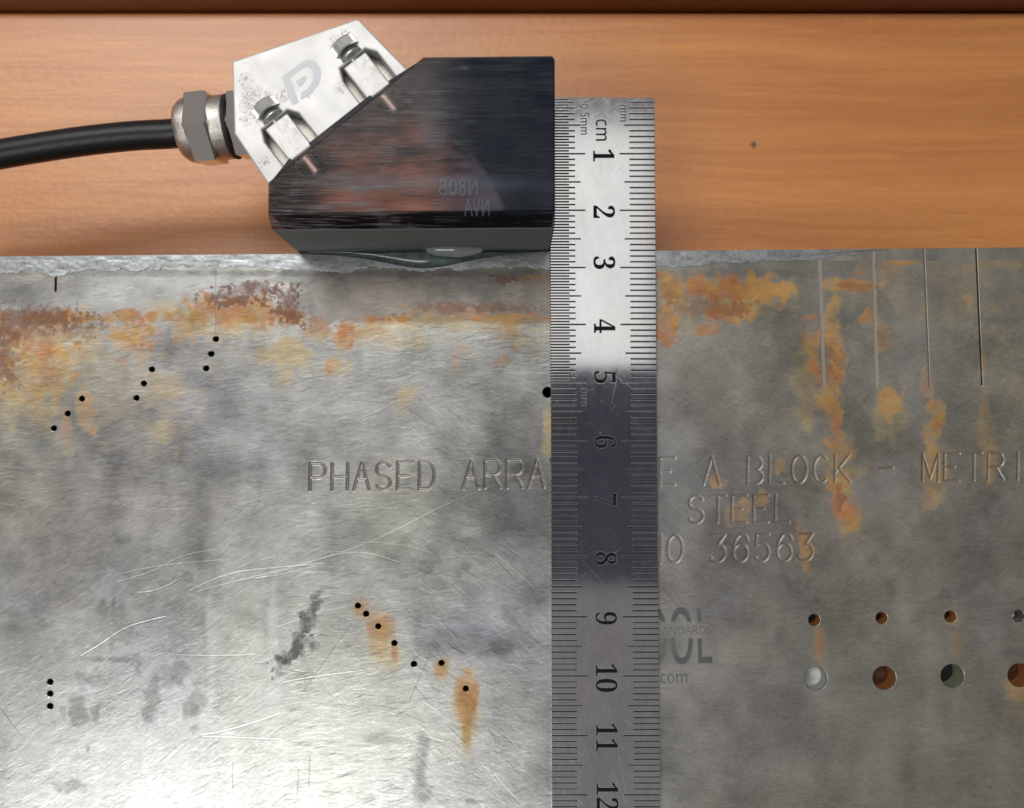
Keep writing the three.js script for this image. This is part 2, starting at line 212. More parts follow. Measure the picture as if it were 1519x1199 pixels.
// engraved lettering: single-line characters, cut as grooves
const arc = (cx, cy, rx, ry, a0, a1, n = 12) => Array.from({ length: n + 1 }, (_, i) => { const a = (a0 + (a1 - a0) * i / n) * Math.PI / 180; return [cx + rx * Math.cos(a), cy + ry * Math.sin(a)]; });
const GLYPH = {
  P: [[[0, 1], [0, 0]], [[0, 0], [0.55, 0], ...arc(0.55, 0.26, 0.42, 0.26, -90, 90), [0, 0.52]]], H: [[[0, 0], [0, 1]], [[1, 0], [1, 1]], [[0, 0.5], [1, 0.5]]],
  A: [[[0, 1], [0.5, 0], [1, 1]], [[0.2, 0.6], [0.8, 0.6]]], S: [[...arc(0.5, 0.25, 0.45, 0.25, -25, -270), ...arc(0.5, 0.75, 0.45, 0.25, -90, 155)]],
  E: [[[0.95, 0], [0, 0], [0, 1], [0.95, 1]], [[0, 0.5], [0.65, 0.5]]], D: [[[0, 0], [0, 1], [0.45, 1], ...arc(0.45, 0.5, 0.5, 0.5, 90, -90), [0, 0]]],
  R: [[[0, 1], [0, 0]], [[0, 0], [0.55, 0], ...arc(0.55, 0.26, 0.42, 0.26, -90, 90), [0, 0.52]], [[0.5, 0.52], [1, 1]]], Y: [[[0, 0], [0.5, 0.5], [1, 0]], [[0.5, 0.5], [0.5, 1]]],
  T: [[[0, 0], [1, 0]], [[0.5, 0], [0.5, 1]]], B: [[[0, 0], [0, 1]], [[0, 0], [0.5, 0], ...arc(0.5, 0.25, 0.4, 0.25, -90, 90), [0, 0.5]], [[0.5, 0.5], ...arc(0.52, 0.75, 0.45, 0.25, -90, 90), [0, 1]]],
  L: [[[0, 0], [0, 1], [0.9, 1]]], O: [arc(0.5, 0.5, 0.48, 0.5, 0, 360, 24)], C: [arc(0.52, 0.5, 0.48, 0.5, -50, -310, 18)], K: [[[0, 0], [0, 1]], [[0.9, 0], [0, 0.65]], [[0.25, 0.48], [1, 1]]],
  M: [[[0, 1], [0, 0], [0.5, 0.9], [1, 0], [1, 1]]], I: [[[0.5, 0], [0.5, 1]]], N: [[[0, 1], [0, 0], [1, 1], [1, 0]]], '-': [[[0, 0.52], [0.9, 0.48]]], ' ': [],
  3: [[[0.1, 0], [0.9, 0], [0.45, 0.38], ...arc(0.42, 0.68, 0.5, 0.32, -80, 150)]], 6: [[...arc(0.55, 0.3, 0.45, 0.3, -20, -100, 6), ...arc(0.75, 0.65, 0.72, 0.7, -125, -180, 6), ...arc(0.5, 0.68, 0.46, 0.32, 180, -180, 20)]],
  5: [[[0.9, 0], [0.1, 0], [0.08, 0.4], ...arc(0.45, 0.67, 0.48, 0.33, -110, 145)]],
};
const eng = document.createElement('canvas'); eng.width = TW; eng.height = TH;
const ex = eng.getContext('2d'); ex.fillStyle = '#000'; ex.fillRect(0, 0, TW, TH); ex.lineCap = ex.lineJoin = 'round';
function engrave(text, cx0, yTop, pitch, slope, h = 40, w = 23) {
  for (const [wid, v] of [[5.0, 60], [4.2, 110], [3.3, 165], [2.3, 215], [1.1, 255]]) {
    ex.strokeStyle = `rgb(${v},${v},${v})`; ex.lineWidth = wid;
    [...text].forEach((ch, i) => {
      const x0 = cx0 + i * pitch - w / 2, y0 = yTop + slope * (cx0 + i * pitch);
      for (const line of GLYPH[ch]) { ex.beginPath(); line.forEach(([u, v2], k) => { const [a, b] = cell(x0 + u * w - v2 * 0.6, y0 + v2 * h + slope * u * w); k ? ex.lineTo(a, b) : ex.moveTo(a, b); }); ex.stroke(); }
    });
  }
}
engrave('PHASED ARRAY TYPE A BLOCK - METRIC', 472, 695, 32.45, -0.0155);
engrave('STEEL', 1033, 749, 32.3, -0.0125); engrave('NO 36563', 969, 807, 32.5, -0.0125);
// faded printed lettering under the ruler's right edge
const prn = document.createElement('canvas'); prn.width = TW; prn.height = TH;
const pc = prn.getContext('2d'); pc.fillStyle = '#000'; pc.fillRect(0, 0, TW, TH);
{
  const put = (t, px, py, size, font, stretch = 1) => { const [a, b] = cell(px, py); pc.save(); pc.translate(a, b); pc.rotate(-0.012); pc.scale(stretch, 1); pc.font = `${font} ${size * SC}px sans-serif`; pc.fillText(t, 0, 0); pc.restore(); };
  pc.fillStyle = 'rgb(235,235,235)'; put('OOL', 953, 985, 112, '', 0.46);
  put('OOL', 953.8, 985, 112, '', 0.46); put('OOL', 954.6, 985, 112, '', 0.46);
  const [a, b] = cell(900, 923), [c, d] = cell(1110, 947); pc.fillStyle = '#000'; pc.fillRect(a, b, c - a, d - b);
  pc.fillStyle = 'rgb(190,190,190)'; put('ANDARDS', 982, 942, 17, '', 0.98); pc.fillStyle = 'rgb(215,215,215)'; put('.com', 973, 1014, 24, '', 0.9);
}
const steelMaps = (() => {
  const A = sx.getImageData(0, 0, TW, TH).data, B = ex.getImageData(0, 0, TW, TH).data, C = pc.getImageData(0, 0, TW, TH).data;
  const col = new Uint8Array(TW * TH * 4), orm = new Uint8Array(TW * TH * 4), bmp = new Uint8Array(TW * TH * 4);
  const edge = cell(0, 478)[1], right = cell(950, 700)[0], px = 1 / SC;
  for (let j = 0; j < TH; j++) for (let i = 0; i < TW; i++) {
    const k = j * TW + i, q = 4 * k, o = 4 * ((TH - 1 - j) * TW + i);
    const s = (A[q] - 128) / 128, e = B[q] / 255, pr = C[q] / 255;
    const mott = fbm(i * 0.006, j * 0.007, 5, 3), m2 = fbm(i * 0.022, j * 0.02, 4, 71), grain = fbm(i * 0.12, j * 0.5, 3, 90), tint = fbm(i * 0.005 + 9, j * 0.005, 3, 120), fleck = fbm(i * 0.3, j * 0.3, 2, 140);
    const drip = fbm(i * 0.05, j * 0.006, 3, 160);
    const rgt = smooth(right - 120, right + 260, i + (mott - 0.5) * 300);
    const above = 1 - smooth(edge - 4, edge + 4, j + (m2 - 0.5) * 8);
    const wisp = fbm((i + j * 0.25) * 0.018, (j - i * 0.12) * 0.09, 4, 180);
    let v = 0.41 + 0.20 * (mott - 0.5) + 0.20 * (m2 - 0.5) + 0.10 * (wisp - 0.5) * (1 - 0.7 * rgt) + 0.12 * (grain - 0.5) + 0.07 * (fleck - 0.5) + 0.06 * (drip - 0.5);
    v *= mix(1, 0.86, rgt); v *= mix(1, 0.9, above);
    const wedgeShade = above * smooth(cell(440, 420)[0], cell(500, 420)[0], i + (m2 - 0.5) * 60) * (1 - smooth(cell(815, 420)[0], cell(840, 420)[0], i));  // shade under the wedge, painted into the steel colour across its width
    let r = v * (1.0 + 0.02 * (tint - 0.5)), g = v * (0.995 + 0.03 * (tint - 0.5)), b = v * (0.935 - 0.12 * (tint - 0.5));
    r *= mix(1, 1.02, rgt); b *= mix(1, 0.90, rgt); g *= mix(1, 0.985, rgt); 
    let rough = 0.345 + 0.14 * (m2 - 0.5) + 0.1 * (mott - 0.5) - 0.06 * s + 0.06 * rgt, metal = 0.9 - 0.12 * rgt;
    const lay = (a, cr, cg, cb, ro, me, amt = 1) => { a *= amt; if (a <= 0) return; r = mix(r, cr, a); g = mix(g, cg, a); b = mix(b, cb, a); rough = mix(rough, ro, a); metal = mix(metal, me, a); };
    const hue = smooth(0.28, 0.58, fbm(i * 0.03, j * 0.025, 3, 220)), f1 = 0.6 + 0.7 * m2 + 0.2 * (grain - 0.5), f2 = 0.7 + 0.6 * fleck;
    lay(wedgeShade, 0.25 * f1, 0.22 * f1, 0.185 * f1, 0.5, 0.6, 0.7);
    lay(L.pale[k], 0.60, 0.63, 0.64, 0.42, 0.8, 0.7);
    lay(L.blue[k], 0.30, 0.33, 0.42, 0.4, 0.75, 0.6);
    lay(L.brown[k], 0.30 * f1, 0.26 * f1, 0.225 * f1, 0.5, 0.6, 0.85);
    lay(L.dark[k], 0.11 * f1, 0.115 * f1, 0.11 * f1, 0.5, 0.55, 0.95);
    lay(L.yellow[k], 0.58 * f1, 0.42 * f1, 0.14 * f1, 0.5, 0.45, 0.8);
    lay(L.orange[k], mix(0.52, 0.57, hue) * f1, mix(0.185, 0.305, hue) * f1, mix(0.035, 0.07, hue) * f1, 0.6, 0.25, 0.9);
    lay(L.red[k], 0.21 * f2, 0.085 * f2, 0.05 * f2, 0.75, 0.1, 0.8);
    lay(pr * (0.55 + 0.45 * smooth(0.3, 0.55, m2)), 0.075, 0.095, 0.095, 0.5, 0.3, 0.9);
    const rusty = smooth(0.52, 0.7, fbm(i * 0.03, j * 0.03, 3, 200));
    lay(e, mix(0.24, 0.20, rusty), mix(0.22, 0.10, rusty), mix(0.2, 0.05, rusty), 0.45, 0.7, 0.6);
    const w = 1 + 0.75 * s * (1 - 0.6 * L.red[k]);
    col[o] = toS(clamp(r * w)); col[o + 1] = toS(clamp(g * w)); col[o + 2] = toS(clamp(b * w)); col[o + 3] = 255;
    orm[o] = 255; orm[o + 1] = 255 * clamp(rough, 0.2, 1); orm[o + 2] = 255 * clamp(metal); orm[o + 3] = 255;
    const h = 200 + 8 * s + 8 * (mott - 0.5) + 2.5 * (grain - 0.5) + 3 * (fleck - 0.5) + 12 * L.red[k] * (fleck - 0.3) + 3 * L.orange[k] - 150 * e;
    bmp[o] = bmp[o + 1] = bmp[o + 2] = clamp(h, 0, 255); bmp[o + 3] = 255;
  }
  return [dataTex(col, TW, TH, true), dataTex(orm, TW, TH), dataTex(bmp, TW, TH)];
})();
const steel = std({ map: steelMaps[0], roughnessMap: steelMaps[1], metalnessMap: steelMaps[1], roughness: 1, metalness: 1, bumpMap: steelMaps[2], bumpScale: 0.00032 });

// ------------------------------------------------------------------ steel calibration block: body, holes, notches
const edgeY = (x) => 380 - 13 * x / 1519;                       // the block's far edge in the survey
const SMALL = [[320, 503], [313, 525], [305.5, 546.5], [225, 548], [213, 569], [202, 590.5], [121, 591.5], [100, 613.5], [79.5, 635.5], [74, 1012], [74, 1029.5], [74, 1048], [531, 899], [543, 911], [561, 929.5], [585, 954.5], [614, 985.5], [655, 984], [691, 1022]];
const NOTCH = [[83, 82, 433, 2.6], [1214, 1223, 577, 3.8], [1295, 1300.5, 576, 3.3], [1370.5, 1379, 575, 1.6], [1448, 1457, 573, 2.2]];
{
  const block = thing('calibration_block', 'large rust stained steel test block with engraved lettering and drilled holes', 'steel block');
  const out = [S(-200, 1330), S(1720, 1330), S(1720, edgeY(1720))];
  for (const [xt, xb, yb, w] of [...NOTCH].reverse()) { out.push(S(xt + w / 2, edgeY(xt)), S(xb + w / 2, yb - 1.5), S(xb, yb), S(xb - w / 2, yb - 1.5), S(xt - w / 2, edgeY(xt))); }
  out.push(S(-200, edgeY(-200)));
  const shape = shapeOf(out), holes = [];
  for (const [x, y] of SMALL) holes.push([x, y, 4.3, 'small']);
  holes.push([813, 582, 8, 'black']);
  [[1208, 920], [1308, 917], [1410, 915], [1511, 914]].forEach(([x, y], i) => holes.push([x, y, 8.6, ['rust', 'rust', 'rust', 'grey'][i]]));
  [[1210.5, 1007], [1312, 1006], [1413, 1003], [1512.5, 1002]].forEach(([x, y], i) => holes.push([x, y, 17, ['bright', 'mixed', 'green', 'rusty'][i]]));
  const M = {
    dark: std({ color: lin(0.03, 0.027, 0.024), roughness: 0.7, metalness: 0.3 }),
    rust: std({ color: lin(0.36, 0.15, 0.045), roughness: 0.7, metalness: 0.2 }), grey: std({ color: lin(0.45, 0.44, 0.42), roughness: 0.35, metalness: 0.9 }),
    bright: std({ color: lin(0.50, 0.52, 0.50), roughness: 0.55, metalness: 0.6 }), green: std({ color: lin(0.30, 0.31, 0.22), roughness: 0.5, metalness: 0.2 }), brown: std({ color: lin(0.12, 0.055, 0.03), roughness: 0.6, metalness: 0.4 }),
  };
  for (const [x, y, r] of holes) {
    const p = S(x, y), R = r / 8600, h = new THREE.Path(); h.absarc(p.x, p.y, R, 0, Math.PI * 2, true); shape.holes.push(h);
  }
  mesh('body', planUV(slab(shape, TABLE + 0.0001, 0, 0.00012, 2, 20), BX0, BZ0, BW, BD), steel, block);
  for (const [x, y, r, kind] of holes) {
    const p = P(x, y), R = r / 8600 - 0.00004;
    const depth = { small: 0.012, black: 0.012, rust: 0.0024, grey: 0.0024, bright: 0.0022, mixed: 0.003, green: 0.0035, rusty: 0.0035 }[kind];
    // the drilled wall with a dished bottom, one lathe profile
    const prof = [new THREE.Vector2(0.00001, -depth - R * 0.35), new THREE.Vector2(R * 0.5, -depth - R * 0.25), new THREE.Vector2(R * 0.85, -depth - R * 0.08), new THREE.Vector2(R, -depth), new THREE.Vector2(R, -depth * 0.5), new THREE.Vector2(R, -0.00016)];
    const g = new THREE.LatheGeometry(prof, 28);
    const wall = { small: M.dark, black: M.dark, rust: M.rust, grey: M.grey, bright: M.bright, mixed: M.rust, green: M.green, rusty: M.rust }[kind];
    const m = mesh('drilled_hole', g, wall.clone(), block); m.material.side = THREE.DoubleSide; m.position.copy(p);
    if (['rust', 'mixed', 'green', 'rusty'].includes(kind)) {
      const d = mesh('hole_bottom', new THREE.LatheGeometry([new THREE.Vector2(0.00001, 0.0003), new THREE.Vector2(R * 0.6, 0.0002), new THREE.Vector2(R * 0.97, 0)], 24), (kind === 'mixed' ? M.brown : kind === 'rusty' ? M.brown : M.dark).clone(), m);
      d.material.side = THREE.DoubleSide; d.position.y = -depth + 0.0002;
    }
    if (kind === 'bright') m.userData.label = 'shiny bright grey hole';
  }
  // pale deposit packed in the two wider notches
  const pale = std({ color: lin(0.33, 0.30, 0.26), roughness: 0.6, metalness: 0.3 });
  for (const [xt, xb, yb, w] of NOTCH.slice(1, 4)) mesh('notch_filling', slab(shapeOf([S(xt - w / 2 - 0.5, edgeY(xt) + 1.6), S(xb - w / 2 - 0.3, yb - 1), S(xb + w / 2 + 0.3, yb - 1), S(xt + w / 2 + 0.5, edgeY(xt) + 1.6)]), -0.004, w > 3 ? 0.00001 : -0.00006), w > 3 ? pale : std({ color: lin(0.13, 0.11, 0.085), roughness: 0.7 }), block, w > 3 ? 'pale filled notch' : undefined);
}

// ------------------------------------------------------------------ couplant gel on the block's edge
{
  const gel = thing('couplant_gel', 'thin wet grey gel smear along the far edge of the steel block', 'gel');
  const low = [[-160, 404], [0, 405], [40, 402], [90, 410], [130, 399], [190, 403], [250, 396], [300, 397], [350, 395], [400, 399], [445, 400], [505, 406], [560, 396], [620, 402], [680, 400], [750, 398], [800, 397], [900, 398], [975, 394], [1000, 397], [1060, 391], [1100, 389], [1150, 387], [1200, 386], [1250, 379], [1300, 372], [1330, 369.8]];
  const lowY = (x) => { for (let i = 1; i < low.length; i++) if (x <= low[i][0]) return mix(low[i - 1][1], low[i][1], (x - low[i - 1][0]) / (low[i][0] - low[i - 1][0])); return 369; };
  const pts = [];
  for (let x = -160; x <= 1320; x += 2.5) pts.push(S(x, Math.max(edgeY(x) + 0.9, lowY(x) + (fbm(x * 0.06, 3, 3, 7) - 0.5) * 8 + (fbm(x * 0.3, 1, 2, 9) - 0.5) * 5)));
  pts.push(S(1320, edgeY(1320) + 0.5), S(-160, edgeY(-160) + 0.5));
  const W = 1024, H = 128, c = new Uint8Array(W * H * 4), b = new Uint8Array(W * H * 4);
  for (let j = 0; j < H; j++) for (let i = 0; i < W; i++) {
    const k = 4 * (j * W + i), n = fbm(i * 0.09, j * 0.2, 4, 300), f = fbm(i * 0.5, j * 0.5, 2, 310), v = 0.38 + 0.3 * (n - 0.5) + 0.2 * (f - 0.5);
    c[k] = toS(v * 0.95); c[k + 1] = toS(v * 1.0); c[k + 2] = toS(v * 1.02); c[k + 3] = 255; b[k] = b[k + 1] = b[k + 2] = 255 * clamp(0.5 + 0.9 * (n - 0.5) + 0.35 * (f - 0.5)); b[k + 3] = 255;
  }
  const film = std({ map: dataTex(c, W, H, true), bumpMap: dataTex(b, W, H), bumpScale: 0.00007, roughness: 0.34, metalness: 0.75, clearcoat: 0.6, clearcoatRoughness: 0.25 });
  mesh('gel_film', planUV(slab(shapeOf(pts), 0.00003, 0.00012, 0.00003, 2), -0.1, -0.031, 0.2, 0.025), film, gel);
  // beads of clear gel squeezed out under the wedge: height fields over their own outlines
  const clear = std({ color: lin(0.9, 0.96, 0.95), transmission: 1, thickness: 0.002, ior: 1.36, roughness: 0.06, attenuationColor: lin(0.62, 0.78, 0.74), attenuationDistance: 0.004 });
  function bead(x0, x1, top, bot, hgt, nx = 60, nz = 12) {
    const pos = [], idx = [];
    const put = (side) => {
      for (let i = 0; i <= nx; i++) for (let j = 0; j <= nz; j++) {
        const u = i / nx, v = j / nz, x = mix(x0, x1, u), y = mix(top(x), bot(x, u), v), p = P(x, y, 0.0002);
        pos.push(p.x, 0.00021 + (side ? hgt * Math.pow(Math.sin(Math.PI * u), 0.8) * Math.pow(Math.max(0, 1 - v * v), 0.6) : 0), p.z);
      }
    };
    put(1); put(0); const N = (nx + 1) * (nz + 1);
    for (let i = 0; i < nx; i++) for (let j = 0; j < nz; j++) {
      const a = i * (nz + 1) + j, b2 = a + nz + 1; idx.push(a, a + 1, b2, b2, a + 1, b2 + 1); idx.push(N + a, N + b2, N + a + 1, N + b2, N + b2 + 1, N + a + 1);
    }
    for (let i = 0; i < nx; i++) { const a = i * (nz + 1), b2 = a + nz + 1; idx.push(a, b2, N + a, b2, N + b2, N + a); }
    const g = new THREE.BufferGeometry(); g.setAttribute('position', new THREE.Float32BufferAttribute(pos, 3)); g.setIndex(idx); g.computeVertexNormals(); return g;
  }
  const bump2 = (x, c0, w, a) => a * Math.exp(-(((x - c0) / w) ** 2));
  mesh('gel_bead', bead(446, 812, (x) => edgeY(x) - 3, (x, u) => edgeY(x) - 1 + Math.pow(Math.sin(Math.PI * u), 0.7) * 7 + bump2(x, 630, 75, 17), 0.0011), clear, gel);
  const drop = new THREE.SphereGeometry(1, 36, 18); drop.scale(0.0050, 0.0014, 0.0013);
  const d = mesh('gel_drop', drop, std({ color: lin(0.72, 0.76, 0.80), transmission: 0.72, thickness: 0.002, ior: 1.4, roughness: 0.08, clearcoat: 1, clearcoatRoughness: 0.06 }), gel); d.position.copy(P(674, 370, 0.0016));
}

// ------------------------------------------------------------------ smoky plastic wedge
const WH = 0.017, WC = 0.0146;
const wedge = thing('probe_wedge', 'dark smoky plastic wedge standing against the steel block beside the ruler', 'wedge');
{
  const base = P(439, 373.5), zf = (x) => P(439, 373.6).z + (P(818, 370.8).z - P(439, 373.6).z) * (x - P(439, 373.6).x) / (P(818, 370.8).x - P(439, 373.6).x) - 0.0001;
  const xl = P(397, 300, WH).x, xr = P(823.5, 200, WH).x;
  const ring = (y, inset, chamfer) => {
    const a = S(628, 84, WH), b = S(819, 82, WH), c = S(824, 87, WH), d = S(396, 270, WH), i = inset;
    return [[xl + i, -zf(xl) + chamfer + i], [xr - i, -zf(xr) + chamfer + i], [xr - i, c.y - i], [b.x - i * 0.5, b.y - i], [a.x + i * 0.3, a.y - i], [xl + i, d.y - i * 0.5]].map(([x, z]) => new THREE.Vector3(x, y, -z));
  };
  function rings(list) {
    const pos = [], n = list[0].length, tri = (a, b, c) => pos.push(a.x, a.y, a.z, b.x, b.y, b.z, c.x, c.y, c.z);
    for (let k = 0; k + 1 < list.length; k++) for (let i = 0; i < n; i++) { const j = (i + 1) % n, A = list[k], B = list[k + 1]; tri(A[i], A[j], B[j]); tri(A[i], B[j], B[i]); }
    const T = list[list.length - 1], B = list[0];
    for (let i = 1; i + 1 < n; i++) { tri(T[0], T[i], T[i + 1]); tri(B[0], B[i + 1], B[i]); }
    const g = new THREE.BufferGeometry(); g.setAttribute('position', new THREE.Float32BufferAttribute(pos, 3)); g.computeVertexNormals(); return g;
  }
  const W = 1024, H = 512, rm = new Uint8Array(W * H * 4), bm = new Uint8Array(W * H * 4), cm = new Uint8Array(W * H * 4), tm = new Uint8Array(W * H * 4);
  const lc = document.createElement('canvas'); lc.width = W; lc.height = H; const lx = lc.getContext('2d'); lx.fillStyle = '#000'; lx.fillRect(0, 0, W, H); lx.fillStyle = '#fff';
  const z0w = -S(0, 82, WH).y;
  for (const [t, x, y, w, h] of [['N80B', 711, 290, 62, 25], ['NVA', 728, 319, 40, 25]]) {      // faint reversed lettering in the plastic
    const p = P(x, y, WH), u = (p.x - xl) / (xr - xl) * W, v = (p.z - z0w) / 0.032 * H, kx = W / (xr - xl) / 9800, ky = H / 0.032 / 9800;
    lx.save(); lx.translate(u, v); lx.font = '100px sans-serif'; lx.scale(-w * kx / lx.measureText(t).width, h * ky / 73); lx.fillText(t, 0, 0); lx.restore();
  }
  const lett = lx.getImageData(0, 0, W, H).data;
  for (let j = 0; j < H; j++) for (let i = 0; i < W; i++) {
    const k = 4 * (j * W + i), ll = lett[4 * ((H - 1 - j) * W + i)] / 255, line = fbm(i * 0.008, j * 0.5, 3, 400), band = fbm(i * 0.004, j * 0.03, 3, 410), cl = fbm(i * 0.012, j * 0.02, 4, 420), nick = smooth(0.66, 0.80, fbm(i * 0.010 + 50, j * 0.55, 2, 430));
    const q = 0.22 + 0.30 * (line - 0.5) + 0.35 * (band - 0.5) + 0.3 * (cl - 0.5) + 0.25 * nick;
    rm[k] = 255; rm[k + 1] = 255 * clamp(q, 0.1, 0.9); rm[k + 2] = 0; rm[k + 3] = 255;
    bm[k] = bm[k + 1] = bm[k + 2] = 255 * clamp(0.5 + 0.5 * (line - 0.5) + 0.5 * nick); bm[k + 3] = 255;
    // fine horizontal sanding lines leave the plastic slightly milky
    const milk = mix(0.85, 0.10, smooth(0.48, 0.78, i / W + 0.15 * (cl - 0.5))) * clamp(0.75 * nick * smooth(0.33, 0.55, cl) + 0.45 * smooth(0.5, 0.78, line) * smooth(0.3, 0.65, band + 0.4 * (cl - 0.5)) + 0.10 * smooth(0.5, 0.75, cl)) + 0.35 * ll + 0.30 * Math.exp(-(((j / H - 0.37 + 0.03 * (cl - 0.5)) / 0.035) ** 2)) * smooth(0.08, 0.3, i / W) * (1 - 0.8 * smooth(0.6, 0.95, i / W)) + 0.22 * smooth(0.35, 0.65, cl) * Math.exp(-(((i / W - 0.5) / 0.12) ** 2) - (((j / H - 0.66) / 0.14) ** 2));
    const nv = smooth(0.5, 0.75, i / W);
    cm[k] = toS(mix(mix(0.62, 0.38, nv), 0.22, milk)); cm[k + 1] = toS(mix(mix(0.50, 0.45, nv), 0.285, milk)); cm[k + 2] = toS(mix(mix(0.46, 0.56, nv), 0.36, milk)); cm[k + 3] = 255;
    tm[k] = tm[k + 1] = tm[k + 2] = 255 * (1 - 0.6 * milk); tm[k + 3] = 255;
  }
  const smoky = std({ map: dataTex(cm, W, H, true), transmissionMap: dataTex(tm, W, H), transmission: 1, thickness: 0, ior: 1.49, roughnessMap: dataTex(rm, W, H), roughness: 1, bumpMap: dataTex(bm, W, H), bumpScale: 0.00003, specularIntensity: 0.28 });
  mesh('body', planUV(rings([ring(TABLE + 0.0002, 0.0003, 0), ring(TABLE + 0.0006, 0, 0), ring(WC, 0, 0), ring(WH - 0.0002, 0.00002, 0.0016), ring(WH, 0.0003, 0.0017)]), xl, S(0, 82, WH).y * -1, xr - xl, 0.032), smoky, wedge);
  // black damping body cast inside the plastic, and an added sheet painted with the table's brown showing through
  const ins = ring(0, 0.00008, 0.0019).map((p) => new THREE.Vector2(p.x, -p.z));
  const slots = []; for (const c of [[516, 77], [400, 168]]) for (const [t, w] of [[84, 17], [132, 17], [132, -17], [84, -17]]) slots.push(S(c[0] + 0.615 * t + 0.788 * w, c[1] + 0.788 * t - 0.615 * w, 0.0135));   // room for the two screw ends
  mesh('damping_body', mergeGeometries([slab(shapeOf(ins), TABLE + 0.002, 0.0105), slab(shapeOf([...ins.slice(0, 5), ...slots, ins[5]]), 0.0106, 0.0165)]), std({ color: lin(0.007, 0.010, 0.016), roughness: 0.6 }), wedge);
  const top = ring(0, 0.00016, 0.0020).map((p) => new THREE.Vector2(p.x, -p.z));
  const rw = 256, rc = new Uint8Array(rw * rw * 4), r0 = P(440, 150, 0.0164), r1 = P(790, 330, 0.0164);
  const bound = (y) => y < 228 ? mix(632, 700, (y - 170) / 58) : mix(700, 748, (y - 228) / 85) + 6 * Math.sin(Math.PI * clamp((y - 228) / 85));      // where the painted brown patch ends
  for (let j = 0; j < rw; j++) for (let i = 0; i < rw; i++) {
    const k = 4 * ((rw - 1 - j) * rw + i), x = 440 + 350 * i / rw, y = 150 + 180 * j / rw, n = fbm(i * 0.022, j * 0.035, 4, 450), n2 = fbm(i * 0.05, j * 0.08, 3, 460);
    const edge = 1 - smooth(-7, 5, x - bound(y)), left = smooth(450, 540, x + 60 * (n - 0.5)), low = smooth(195, 300, y + 90 * (n2 - 0.5));
    const d = edge * left * smooth(152, 196, y) * clamp(0.10 + 0.62 * low + 1.0 * (n - 0.5));
    rc[k] = toS(mix(0.010, 0.72, d)); rc[k + 1] = toS(mix(0.014, 0.41, d)); rc[k + 2] = toS(mix(0.021, 0.32, d)); rc[k + 3] = 255;
  }
  const rt = dataTex(rc, rw, rw, true); rt.wrapS = rt.wrapT = THREE.ClampToEdgeWrapping;
  mesh('added_brown_sheet', planUV(slab(shapeOf([...top.slice(0, 5), ...slots, top[5]]), 0.0162, 0.0167), r0.x, r0.z, r1.x - r0.x, r1.z - r0.z), std({ map: rt, roughness: 0.6 }), wedge, 'brown patch painted on an added sheet under the wedge top');
  // matt contact face
  const pad = new THREE.Shape([new THREE.Vector2(xl + 0.0002, TABLE + 0.001), new THREE.Vector2(xr - 0.0002, TABLE + 0.001), new THREE.Vector2(xr - 0.0002, WC - 0.0001), new THREE.Vector2(xl + 0.0002, WC - 0.0001)]);
  const pg = new THREE.ExtrudeGeometry(pad, { depth: 0.00012, bevelEnabled: false }); pg.translate(0, 0, 0);
  const pp = pg.attributes.position; for (let i = 0; i < pp.count; i++) pp.setZ(i, zf(pp.getX(i)) + pp.getZ(i) + 0.00003);
  pg.computeVertexNormals();
  mesh('contact_face', pg, std({ color: lin(0.10, 0.115, 0.105), roughness: 0.55 }), wedge);
}

// ------------------------------------------------------------------ probe clamped on the wedge
const PH = 0.0135;
const probe = thing('ultrasonic_probe', 'bright silver probe with two thumbscrews clamped on the sloping side of the wedge', 'probe');
const silver = (() => {
  const W = 512, H = 512, c = new Uint8Array(W * H * 4), m = new Uint8Array(W * H * 4);
  const spots = [[365, 118, 12], [374, 140, 18], [392, 150, 16], [368, 158, 14], [382, 165, 18], [364, 178, 10], [420, 142, 11], [455, 140, 7], [496, 62, 11], [512, 50, 9], [562, 96, 9], [430, 225, 14], [465, 215, 10], [505, 130, 9], [390, 240, 10]].map(([x, y, r]) => { const p = P(x, y, PH); return [p.x, p.z, r / 9500]; });
  const o = P(340, 20, PH), e = P(640, 290, PH);
  for (let j = 0; j < H; j++) for (let i = 0; i < W; i++) {
    const x = mix(o.x, e.x, i / W), z = mix(o.z, e.z, j / H), k = 4 * ((H - 1 - j) * W + i);
    let near = 0; for (const [a, b, r] of spots) near = Math.max(near, 1 - Math.hypot(x - a, z - b) / r);
    const pit = near > 0 ? smooth(0.62, 0.7, fbm(i * 0.42, j * 0.3, 3, 500) + 0.12 * Math.sqrt(near)) * 0.55 : 0;
    const n = fbm(i * 0.02, j * 0.02, 4, 510), br = fbm(i * 0.03 + j * 0.03, (i - j) * 0.25, 2, 520), v = 0.68 + 0.12 * (n - 0.5) + 0.05 * (br - 0.5);
    c[k] = toS(mix(v, 0.38, pit)); c[k + 1] = toS(mix(v * 0.995, 0.30, pit)); c[k + 2] = toS(mix(v * 0.97, 0.24, pit)); c[k + 3] = 255;
    m[k] = 255; m[k + 1] = 255 * clamp(0.5 + 0.2 * (n - 0.5) + 0.2 * pit); m[k + 2] = 255 * mix(0.55, 0.2, pit); m[k + 3] = 255;
  }
  const t = dataTex(m, W, H);
  return std({ map: dataTex(c, W, H, true), roughnessMap: t, metalnessMap: t, roughness: 1, metalness: 1 });
})();
